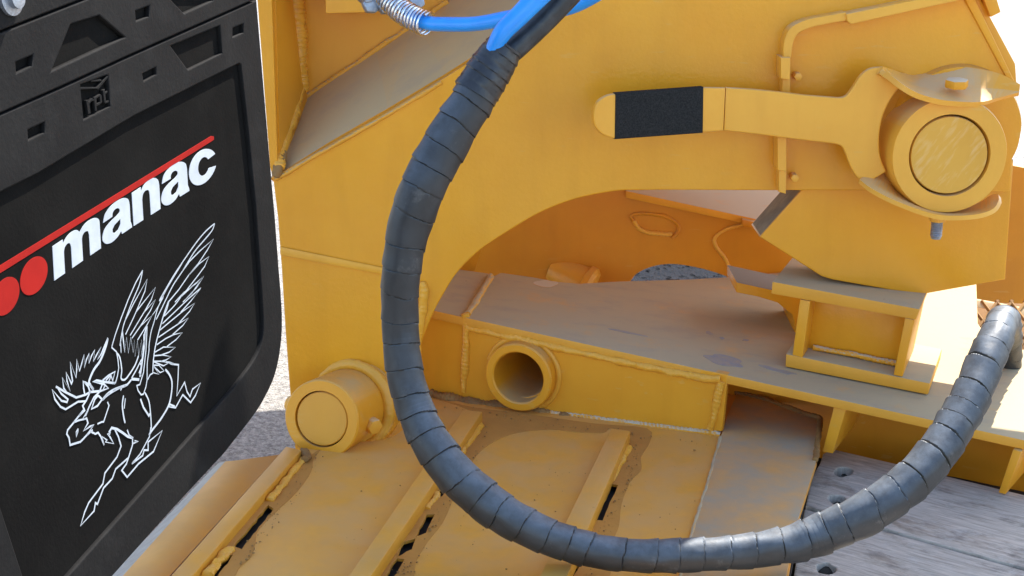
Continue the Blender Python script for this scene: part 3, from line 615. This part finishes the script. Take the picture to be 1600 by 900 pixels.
bandB = [(-130, 104), (0, 52), (131, 1), (285, -60), (392, -60), (398, -1), (391, 2), (200, 87), (100, 133), (0, 177), (-130, 234)]
bandC = [(-130, 238), (0, 180), (100, 136), (200, 90), (391, 5), (401, 0.5)] + outer[3:] + []
sl = lambda off: None
slB = [[(25, 97), (52, 86), (50, 103), (26, 114)], [(212, 17), (234, 9), (233, 26), (213, 33)], [(111, 38), (156, 24), (195, 58), (81, 111)], [(262, -6), (288, 21), (333, 1), (336, -20), (262, -20)]]
slC = [[(44, 203), (70, 191), (70, 207), (45, 219)], [(223, 115), (244, 105), (245, 116), (225, 127)], [(364, 44), (381, 37), (381, 51), (364, 58)], [(267, 72), (344, 40), (348, 83), (294, 109)], [(126, 132), (169, 117), (173, 166), (131, 187)]]
plate('top_band', FL, bandA, M['rubber_band'], mf, thick=.005, off=.0012, bev=.001)
plate('middle_band', FL, bandB, M['rubber_band'], mf, thick=.006, off=.0008, bev=.0012, holes=slB)
plate('border', FL, bandC, M['rubber_band'], mf, thick=.006, off=0, bev=.0012, holes=slC + [rec], label='raised border with pressed slots')
lathe('bolt_washer', FL.hit(14, -4, .001), FL.n, [(.013, 0), (.013, .003), (.008, .004), (.008, .008), (0, .009)], M['galv'], mf, seg=24)
PF = -.0036   # printed surface sits just on the backing sheet (top of sheet at -.004)
def prt(name, outl, mat, holes=(), parent=mf, th=.0005): return plate(name, FL, outl, mat, parent, thick=th, off=PF, bev=.00008, holes=holes)
prt('red_stripe', [(-130, 498), (0, 415), (330, 212.5), (334, 213), (334.5, 218), (332, 220), (0, 427), (-130, 510)], M['red'])
def edot(cx, cy): return [(cx + 21.5 * math.cos(a) + 1 * math.sin(a), cy - 9 * math.cos(a) - 29 * math.sin(a)) for a in [2 * math.pi * k / 48 for k in range(48)]]
prt('red_dot', edot(53, 431), M['red']); prt('red_dot', edot(9, 463), M['red'])
def lerp_tab(tab, x):
    for (x0, y0), (x1, y1) in zip(tab, tab[1:]):
        if x <= x1 or (x1, y1) == tab[-1]: return y0 + (y1 - y0) * (x - x0) / (x1 - x0)
YB = [(85, 438), (142, 398), (207, 354), (249, 327), (292, 300), (337, 273)]
YT = [(82, 384), (144, 343), (189, 312), (234, 282), (276, 256), (335, 227)]
def glyph(lps, x0, x1):
    out = []
    for lp in lps:
        q = []
        for s, t_ in lp:
            x = x0 + s * (x1 - x0); yb = lerp_tab(YB, x + 2); yt = lerp_tab(YT, x); q.append((x + 3 * (1 - t_), yb + (yt - yb) * t_))
        out.append(q)
    return out
def cu(pts): return [tuple(p) for p in sm(pts, 4)]
gn = [[(0, 0), (0, .98), (.33, .98), (.33, .86)] + cu([(.33, .86), (.45, .98), (.62, 1.03), (.82, 1.0), (.96, .88), (1, .7)])[1:] + [(1, 0), (.64, 0)] + cu([(.64, .6), (.61, .74), (.5, .79), (.40, .74), (.36, .6)]) + [(.36, 0)]]
gm_ = [[(0, 0), (0, .98), (.22, .98), (.22, .87)] + cu([(.22, .87), (.30, .98), (.40, 1.03), (.51, 1.0), (.58, .88)])[1:] + cu([(.58, .88), (.68, 1.0), (.80, 1.03), (.92, .98), (.99, .86), (1, .7)])[1:] + [(1, 0), (.77, 0)] + cu([(.77, .62), (.75, .74), (.69, .78), (.635, .73), (.615, .62)]) + [(.615, 0), (.385, 0)] + cu([(.385, .62), (.365, .74), (.31, .78), (.255, .73), (.23, .62)]) + [(.23, 0)]]
ga = [cu([(.05, .68), (.12, .88), (.3, 1.0), (.52, 1.04), (.76, 1.0), (.92, .88), (.96, .7)]) + [(.96, .2), (1, .06), (1, 0), (.66, 0), (.63, .1)] + cu([(.63, .1), (.5, 0), (.3, -.04), (.12, .02), (.01, .17), (.01, .33), (.1, .48), (.28, .57), (.5, .62)])[1:] + cu([(.5, .62), (.61, .67), (.62, .76), (.54, .83), (.44, .83), (.38, .77), (.37, .68)])[1:],
      [(.63, .47), (.62, .32), (.54, .20), (.43, .17), (.35, .22), (.35, .32), (.42, .40), (.54, .44)]]
gc = [[(.5 + .5 * math.cos(a), .5 + .54 * math.sin(a)) for a in [R(22) + R(316) * k / 34 for k in range(35)]] + [(.53 + .20 * math.cos(a), .5 + .29 * math.sin(a)) for a in [R(-30) - R(300) * k / 20 for k in range(21)]]]
for nm, gg, x0, x1 in (('letter', gm_, 82, 155), ('letter', ga, 158, 203.5), ('letter', gn, 206, 248), ('letter', ga, 250, 293), ('letter', gc, 294, 337)):
    q = glyph(gg, x0, x1); prt(nm, q[0], M['white'], holes=q[1:])
# winged moose drawing: strokes as thin ribbons
def tr(ox, oy, sc, pts): return [(ox + x / sc, oy + y / sc) for x, y in pts]
R1 = lambda p: tr(220, 340, 6.923, p); R2 = lambda p: tr(160, 410, 6.923, p); R3 = lambda p: tr(70, 520, 6.923, p)
R4 = lambda p: tr(160, 510, 5.294, p); R5 = lambda p: tr(90, 640, 4.737, p); R6 = lambda p: tr(220, 440, 5.625, p)
# (points, width px, smooth?)
ST = [
 # big wing
 (R1([(800, 62), (700, 150), (600, 270), (480, 440), (360, 620), (260, 790), (200, 900)]) + R2([(660, 370), (600, 490), (560, 640), (525, 760), (505, 900)]) + R4([(385, 200), (372, 300), (370, 400), (370, 440)]), 2.0, 1),
 (R1([(800, 62), (770, 140), (680, 250), (580, 370), (450, 580), (350, 730), (265, 900)]) + R2([(640, 500), (580, 620)]), 2.0, 1),
 (R1([(450, 580), (530, 470), (640, 360), (790, 228), (720, 350), (620, 500), (520, 620)]), 1.9, 0),
 (R1([(410, 780), (520, 620), (630, 500), (738, 420), (690, 530), (600, 650), (500, 780), (430, 860)]), 1.9, 0),
 (R1([(410, 780), (310, 900)]) + R2([(720, 420), (700, 500), (665, 580)]), 2.0, 0),
 (R6([(300, 180), (380, 95), (520, -5), (450, 100), (370, 180)]), 1.8, 0),
 (R1([(430, 860), (560, 740), (685, 630), (600, 760), (480, 890)]), 1.8, 0),
 (R6([(205, 305), (300, 205), (380, 95)]), 1.9, 1),
 (R6([(190, 370), (300, 265), (420, 150), (528, 55), (440, 170), (350, 270)]), 1.8, 0),
 (R6([(170, 425), (260, 350), (370, 260), (474, 188), (430, 260), (320, 380)]), 1.8, 0),
 (R6([(155, 490), (250, 425), (340, 365), (420, 318), (370, 385), (280, 465)]), 1.8, 0),
 (R6([(140, 555), (220, 500), (290, 465), (366, 448), (310, 510), (230, 570)]), 1.8, 0),
 (R6([(125, 620), (200, 575), (306, 577), (250, 620), (180, 645)]), 1.8, 0),
 (R6([(115, 652), (190, 645), (268, 660), (220, 690), (180, 700), (115, 700)]), 1.8, 0),
 (R6([(180, 700), (250, 712), (200, 740), (115, 705)]), 1.8, 0),
 (R6([(115, 735), (160, 735), (205, 785), (170, 800), (115, 745), (160, 815), (110, 800)]), 1.8, 0),
 (R6([(245, 170), (205, 280), (165, 420), (130, 560), (112, 680), (105, 800)]), 2.6, 1),
 # small wing
 (R2([(436, 85), (360, 220), (280, 400), (200, 610), (140, 780), (105, 900)]) + R3([(725, 160), (775, 205), (790, 280), (800, 380), (785, 470), (765, 540), (730, 548)]), 2.0, 0),
 (R2([(436, 85), (400, 240), (320, 430), (245, 630), (215, 740), (190, 900)]) + R4([(150, 130), (155, 220)]), 2.0, 1),
 (R2([(245, 630), (340, 440), (485, 180), (460, 310), (400, 450), (345, 580), (250, 780)]), 1.9, 0),
 (R2([(360, 540), (430, 450), (575, 268), (530, 400), (450, 540), (300, 790)]), 1.9, 0),
 (R2([(450, 540), (575, 400), (520, 520), (410, 690), (320, 820)]), 1.9, 0),
 (R2([(410, 690), (540, 570), (480, 680), (380, 840)]), 1.9, 0),
 (R2([(480, 680), (460, 760), (455, 900)]), 3.2, 0),
 (R2([(540, 570), (600, 480), (700, 280), (870, 0)]), 1.2, 1),
 (R4([(165, 40), (175, 130), (185, 215), (200, 90), (215, 220), (235, 90), (255, 215), (265, 110), (270, 250), (290, 120), (300, 240), (325, 110), (320, 250), (345, 120)]), 2.6, 0),
 (R4([(345, 60), (345, 160), (330, 280), (310, 420)]), 4.0, 1),
 (R4([(300, 240), (270, 320), (220, 400), (185, 440), (155, 430), (160, 360), (145, 260), (120, 220)]), 2.6, 1),
 (R4([(325, 270), (280, 360), (240, 430)]), 2.2, 1), (R4([(310, 300), (325, 330), (305, 380), (320, 410)]), 2.4, 0),
 (R4([(240, 435), (305, 440)]), 3.6, 0),
 # shoulder loop
 (R4([(370, 440), (360, 500), (340, 560), (320, 565), (295, 530), (285, 490), (310, 480), (340, 380), (360, 200), (370, 0)]), 2.2, 0),
 (R4([(375, 440), (395, 400), (420, 385)]), 2.0, 0),
 # back and rump
 (R4([(520, 355), (555, 400), (575, 460), (570, 560), (545, 660), (480, 770), (410, 860), (385, 900)]), 3.4, 1),
 (R4([(350, 545), (385, 620), (400, 740), (405, 850)]), 2.6, 1), (R4([(315, 600), (340, 670), (385, 740), (395, 720)]), 3.2, 0),
 (R4([(555, 300), (570, 310), (630, 318), (625, 440), (615, 575), (680, 462), (700, 540), (725, 580), (745, 520), (812, 468), (770, 570), (730, 630), (665, 565), (605, 672), (550, 665), (560, 645), (600, 662)]), 2.5, 0),
 (R4([(525, 295), (555, 298), (590, 312)]), 2.5, 0),
 # spine, neck
 (R4([(240, 440), (200, 485), (150, 505), (100, 530), (40, 570), (0, 610)]), 3.0, 1), (R4([(165, 500), (150, 530)]), 2.0, 0),
 (R4([(175, 570), (165, 650), (175, 740), (188, 800)]), 3.0, 1), (R4([(190, 595), (180, 680)]), 2.0, 0),
 (R4([(42, 625), (55, 655), (30, 730), (10, 790)]) + R5([(330, 90), (295, 106)]), 2.2, 0),
 # antler
 (R3([(682, 55), (660, 150), (600, 300), (530, 400), (480, 520), (490, 560), (530, 620)]), 3.8, 1),
 (R3([(682, 55), (610, 230), (570, 290), (610, 150), (560, 240), (525, 310), (540, 185), (505, 250), (478, 330), (478, 225), (450, 290), (428, 378), (425, 235), (400, 330), (376, 412), (345, 285), (345, 400), (338, 485), (275, 315), (285, 430), (300, 520), (288, 550), (230, 425), (240, 520), (275, 632), (190, 485), (205, 600), (240, 640), (122, 580), (180, 660), (250, 720), (240, 750), (180, 735), (78, 612), (110, 720), (170, 800), (225, 828), (360, 745), (440, 740)]), 2.5, 0),
 (R3([(120, 582), (220, 640), (340, 700), (440, 670), (490, 640), (470, 580), (415, 525), (420, 600), (432, 665)]), 2.8, 0),
 (R3([(425, 530), (500, 570), (530, 620)]), 2.6, 0),
 (R3([(490, 640), (450, 730), (410, 790), (430, 840), (370, 900)]), 2.8, 0),
 (R3([(490, 640), (600, 630), (690, 600), (640, 555), (515, 530), (560, 515), (640, 530), (760, 545)]), 3.0, 0),
 (R3([(625, 515), (690, 460), (760, 420), (735, 520), (715, 455), (660, 515)]), 2.4, 0), (R3([(720, 460), (690, 530)]), 2, 0),
 (R3([(620, 560), (590, 640), (530, 700), (480, 800), (440, 900)]), 2.6, 0), (R3([(650, 570), (625, 630)]), 2, 0),
 (R3([(580, 670), (540, 720), (505, 825), (570, 790), (620, 720), (580, 680)]), 3.0, 0), (R3([(620, 730), (680, 660), (760, 610), (900, 560)]), 3.4, 1),
 # head
 (R5([(190, 5), (120, 95), (75, 150), (68, 180), (85, 210), (93, 262), (170, 238), (215, 190), (270, 110), (240, 125), (190, 160), (225, 100), (215, 65), (185, 70), (225, 5)]), 2.7, 0),
 (R5([(120, 95), (160, 78), (215, 66)]), 2.3, 0), (R5([(152, 140), (138, 165), (138, 205), (150, 165), (152, 140)]), 2.0, 0),
 (R5([(215, 190), (260, 150)]), 2.6, 0),
 # beard and chest
 (R5([(240, 160), (280, 180), (300, 170), (320, 200), (345, 262), (330, 200), (365, 225), (355, 240), (415, 252), (390, 205), (370, 180), (390, 170), (380, 195)]), 2.6, 0),
 (R5([(380, 170), (400, 135), (440, 145), (480, 170), (520, 200), (555, 210)]), 3.4, 0), (R5([(515, 150), (530, 190), (560, 210)]), 2.2, 0),
 (R5([(425, 150), (450, 200), (470, 270), (440, 350), (350, 470), (335, 550), (230, 690), (200, 760), (170, 860), (270, 750), (280, 690), (295, 700), (340, 580), (405, 510), (430, 440), (520, 360)]), 2.6, 0),
 (R5([(555, 210), (555, 260), (530, 340), (510, 400), (475, 450), (515, 500), (600, 400), (710, 310), (775, 155), (670, 240), (670, 300), (640, 300), (630, 340), (550, 400)]), 2.6, 0),
 (R5([(560, 250), (600, 235), (570, 230)]), 2.2, 0), (R5([(690, 130), (680, 200), (610, 330), (550, 400)]), 2.2, 0),
]
bm = bmesh.new()
for pts, wd, smo in ST:
    q = sm([Vector(p) for p in pts], 5) if smo else [Vector(p) for p in pts]
    L3 = [FL.hit(p.x, p.y, PF + .0002) for p in q]
    hw = wd * .58 * 1.35 / FPX * .92
    n_ = len(L3); lft = []; rgt = []
    for i, p in enumerate(L3):
        d0 = (p - L3[i - 1]).normalized() if i else None; d1 = (L3[i + 1] - p).normalized() if i < n_ - 1 else None
        if d0 is None: s_ = FL.n.cross(d1)
        elif d1 is None: s_ = FL.n.cross(d0)
        else:
            s0 = FL.n.cross(d0); s1 = FL.n.cross(d1); h = s0 + s1
            s_ = h / max(.7, h.length ** 2 / 2) if h.length > .2 else s0
        tap = .55 if (smo and i in (0, n_ - 1)) else 1
        lft.append(bm.verts.new(p + s_ * hw * tap)); rgt.append(bm.verts.new(p - s_ * hw * tap))
    for i in range(n_ - 1): bm.faces.new((lft[i], rgt[i], rgt[i + 1], lft[i + 1]))
for f in bm.faces:
    f.normal_update()
    if f.normal.dot(FL.n) < 0: f.normal_flip()
me = bpy.data.meshes.new('moose'); bm.to_mesh(me); bm.free()
link('winged_moose_print', me, M['white'], mf, label='white outline drawing of a running winged moose', smooth=False)
# small moulded maker's badge
bg_ = [[(124, 136), (150, 136), (152, 139), (124, 140)], [(142, 125), (158, 124), (160, 127), (143, 128)], [(150, 138), (168, 118), (170, 120), (154, 140)]]
for q in bg_: plate('badge_bar', FL, q, M['rubber_band'], mf, thick=.003, off=-.0005, bev=.0004)
def stroke_poly(pts, w): 
    out = []
    return [(x - w, y) for x, y in pts] + [(x + w, y) for x, y in pts[::-1]]
lets = [[(135, 157), (138, 156), (139, 159), (144, 153), (147, 155), (147, 158), (144, 158), (140, 162), (142, 177), (138, 179)],
        [(147, 152), (150, 151), (157, 147), (159, 149), (160, 160), (156, 164), (151, 166), (152, 173), (149, 174)],
        [(161, 141), (164, 139), (164.5, 144), (168, 142), (168, 145), (165, 147), (166, 158), (170, 157), (170, 160), (165, 162), (163, 160)]]
for q, l_ in enumerate(lets): plate('badge_letter', FL, l_, M['rubber_band'], mf, thick=.003, off=-.0005, bev=.0004, holes=[[(151, 154), (156, 151), (157, 159), (151.5, 162)]] if q == 1 else ())

# ------------------------------------------------------------------ wrapped hose bundle
hpth = [(778, 88, 31, 1.600), (757, 122, 33, 1.600), (730, 170, 34, 1.600), (692, 232, 36, 1.60), (660, 295, 36, 1.60), (638, 360, 34, 1.61), (627, 430, 31, 1.62), (625, 500, 29, 1.635), (630, 565, 29, 1.64), (647, 635, 29.5, 1.64), (673, 690, 31, 1.63),
        (711, 741, 32, 1.62), (766, 789, 32, 1.61), (830, 827, 30, 1.60), (893, 851, 28, 1.595), (975, 867, 26, 1.59), (1090, 867, 26.5, 1.59), (1205, 856, 27, 1.60), (1276, 837, 31, 1.61), (1356, 800, 33, 1.61), (1423, 752, 33, 1.62),
        (1474, 693, 31, 1.64), (1512, 628, 30, 1.67), (1541, 562, 29, 1.70), (1558, 522, 26, 1.73), (1566, 503, 24, 1.77), (1570, 500, 22, 1.86), (1573, 504, 20, 1.99), (1576, 525, 19, 2.10), (1577, 570, 19, 2.16)]
hs = thing('wrapped_hose', 'thick looping hose bundle in black spiral wrap hanging in front of the arm', 'hose', P(975, 890, 1.6))
pts = [P(x, y, d) for x, y, r, d in hpth]; rad = [r * d / FPX for x, y, r, d in hpth]
rnd = random.Random(5); jit = [rnd.uniform(-.10, .10) for _ in range(200)]; hts = [rnd.uniform(.4, 1.5) for _ in range(200)]
PIT = .0285
def hphase(s, a):
    return s / PIT + a / (2 * math.pi) - .12 * math.sin(a) + .55 * noise.noise(Vector((s * 14, 0, 7))) + .10 * noise.noise(Vector((s * 30, math.cos(a), math.sin(a))))
def spiral(s, a, r):
    q = hphase(s, a); k = int(math.floor(q)); ph = q - k
    j = jit[k % 200]; gap = .05 if s > 1.05 else .022
    deep = (.0028 if s > 1.15 else .0010) * hts[(k * 7) % 200]
    rr = r * .972 + (.0017 * hts[k % 200]) * (ph + j)
    if ph < gap: rr -= deep
    rr += .0013 * noise.noise(Vector((s * 40, math.cos(a) * 1.5, math.sin(a) * 1.5)))
    return rr
hm = tube_me(pts, rad, 40, .00085, spiral, init=(0, -.96, .27))
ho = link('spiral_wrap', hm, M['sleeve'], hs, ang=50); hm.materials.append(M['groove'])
tot = 40; nring = len(hm.vertices) // tot
Lh = sum((b - a).length for a, b in zip(*(lambda q: (q, q[1:]))([v.xyz for v in sm([Vector((*p, r)) for p, r in zip(pts, rad)], 8)])))
mi = []
for i in range(len(hm.polygons)):
    ri_, k = divmod(i, tot)
    if ri_ >= nring - 1: mi.append(0); continue
    s_ = Lh * (ri_ + .5) / (nring - 1); qq = hphase(s_, 2 * math.pi * (k + .5) / tot); ph = qq % 1
    mi.append(1 if ph < ((.055 + .05 * (hts[int(qq) % 200] - .4)) if s_ > 1.05 else .03 * (hts[int(qq) % 200] - .5)) else 0)
hm.polygons.foreach_set('material_index', mi)
# tape over the top of the bundle
def tfn(s, a, r):
    return r * (1.0 + .035 * noise.noise(Vector((s * 60, a * 1.2, 1)))) + .0016 * ((s / .011 + a / 6.28) % 1) * (1 if math.sin(s * 210) > -.3 else .3)
tp = [(793, 68, 26, 1.595), (779, 88, 32, 1.598), (760, 118, 34.5, 1.60), (742, 148, 35, 1.60)]
link('tape', tube_me([P(x, y, d) for x, y, r, d in tp], [r * d / FPX for x, y, r, d in tp], 36, .0012, tfn), M['tape'], hs, label='wrinkled black tape binding the top of the wrap', ang=50)
sl2 = [(776, 98, 20, 1.60), (808, 72, 19, 1.60), (840, 42, 19, 1.60), (872, 8, 20, 1.60), (905, -28, 20, 1.6), (960, -90, 20, 1.6)]
link('side_sleeve', tube_me([P(x, y, d) for x, y, r, d in sl2], [r * d / FPX for x, y, r, d in sl2], 28, .0015, lambda s, a, r: r * (1 + .03 * noise.noise(Vector((s * 50, a, 3)))) + (.0018 if .118 < s < .125 else 0)), M['tape'], hs)
bh = [(770, 78, 12, 1.585), (786, 50, 15, 1.575), (812, 24, 16, 1.57), (842, -6, 17, 1.565), (900, -60, 17, 1.56)]
b1 = thing('blue_hose', 'bright blue air hose coming out of the taped top of the black wrap', 'air hose', P(812, 24, 1.56), group=None)
link('hose', tube_me([P(x, y, d) for x, y, r, d in bh], [r * d / FPX for x, y, r, d in bh], 28, .003), M['blue'], b1)
bs = [(640, 26, 10, 1.83), (668, 36, 11, 1.82), (700, 38, 11.5, 1.80), (745, 37, 11.5, 1.78), (795, 28, 12, 1.76), (850, 18, 12.5, 1.74), (893, 9, 13, 1.72), (935, -12, 13, 1.70), (980, -40, 13, 1.70)]
b2 = thing('air_line', 'thinner blue air line with silver spring guard running behind the black bundle', 'air hose', P(745, 37, 1.78))
link('hose', tube_me([P(x, y, d) for x, y, r, d in bs], [r * d / FPX for x, y, r, d in bs], 24, .003), M['blue'], b2)
cl = sm([P(x, y, d) for x, y, d in [(590, -28, 1.86), (610, 0, 1.85), (628, 17, 1.84), (648, 29, 1.83), (668, 38, 1.82)]], 10)
cp_, _, ss_ = resample(cl, [0] * len(cl), .0006); turns = ss_[-1] / .0052; hp_ = []
for i, p in enumerate(cp_):
    t_ = (cp_[min(i + 1, len(cp_) - 1)] - cp_[max(0, i - 1)]).normalized(); u_ = Vector((0, 0, 1)); u_ = (u_ - t_ * u_.dot(t_)).normalized(); w_ = t_.cross(u_)
    hp_.append((p, u_, w_))
coil = []
N = int(turns * 20)
for i in range(N + 1):
    f = i / N * (len(cp_) - 1); j = min(int(f), len(cp_) - 2); p = hp_[j][0].lerp(hp_[j + 1][0], f - j); a = 2 * math.pi * i / 20
    coil.append(p + (hp_[j][1] * math.cos(a) + hp_[j][2] * math.sin(a)) * .0148)
link('spring_guard', tube_me(coil, .00165, 8, .0022, smooth_n=0), M['spring'], b2, label='close wound silver spring guard')
# galvanised fitting and clamp above the spring
fc = P(588, 2, 1.87)
fit = lathe('fitting', P(572, -18, 1.88), (P(606, 6, 1.86) - P(572, -18, 1.88)), [(.012, -.03), (.016, -.028), (.016, -.004), (.013, 0), (.019, .002), (.019, .012), (.013, .016), (.013, .04)], M['galv'], b2, seg=32)
for (x, y, r_, h_) in ((578, 8, .012, .02), (600, 12, .010, .022), (648, 4, .011, .02), (570, -2, .008, .03)):
    hexbolt('clamp_nut', P(x, y, 1.865), (.3, -.8, .2), r_, h_ * .6, M['galv'], b2, rot=x * .1)
solid('clamp_plate', [P(x, y, 1.88) for x, y in [(560, -20), (655, -20), (660, 8), (650, 12), (600, 20), (575, 14), (562, 4)]], (0, .006, 0), M['galv'], b2, bev=.002)


# ------------------------------------------------------------------ dirt crumbs lying on the deck and the beam
def crumbs(name, label, spots, mat, group=None):
    bm = bmesh.new(); r = random.Random(11)
    for p, sz in spots:
        ico = bmesh.ops.create_icosphere(bm, subdivisions=1, radius=sz)['verts']
        q = Vector((r.uniform(.7, 1.3), r.uniform(.7, 1.3), r.uniform(.45, .8)))
        for v in ico: v.co = Vector((v.co.x * q.x, v.co.y * q.y, v.co.z * q.z)) * r.uniform(.8, 1.2) + p
    me = bpy.data.meshes.new(name); bm.to_mesh(me); bm.free()
    o = link(name, me, mat, None, label, 'stuff'); o['category'] = 'dirt'
rc = random.Random(3); sp_ = []
lines = [[(500, 705), (430, 800), (375, 880)], [(765, 668), (700, 775), (640, 880), (620, 900)], [(993, 690), (975, 760), (930, 850), (915, 890)], [(690, 632), (800, 650), (930, 668), (1100, 690)], [(1150, 640), (1200, 650), (1270, 668)]]
for ln in lines:
    for _ in range(95):
        k = rc.randrange(len(ln) - 1); f = rc.random(); x = ln[k][0] * (1 - f) + ln[k + 1][0] * f + rc.gauss(2, 5); y = ln[k][1] * (1 - f) + ln[k + 1][1] * f + rc.gauss(3, 4)
        sp_.append((PZ(x, y, .6022), .0004 + .0013 * rc.random() ** 2))
for _ in range(150): sp_.append((PZ(rc.uniform(520, 1120), rc.uniform(715, 900), .601), .0003 + .0008 * rc.random() ** 2))
crumbs('dirt_crumbs', 'brown dirt crumbs lying along the deck ribs and the foot of the beam', sp_, M['rustweld'])
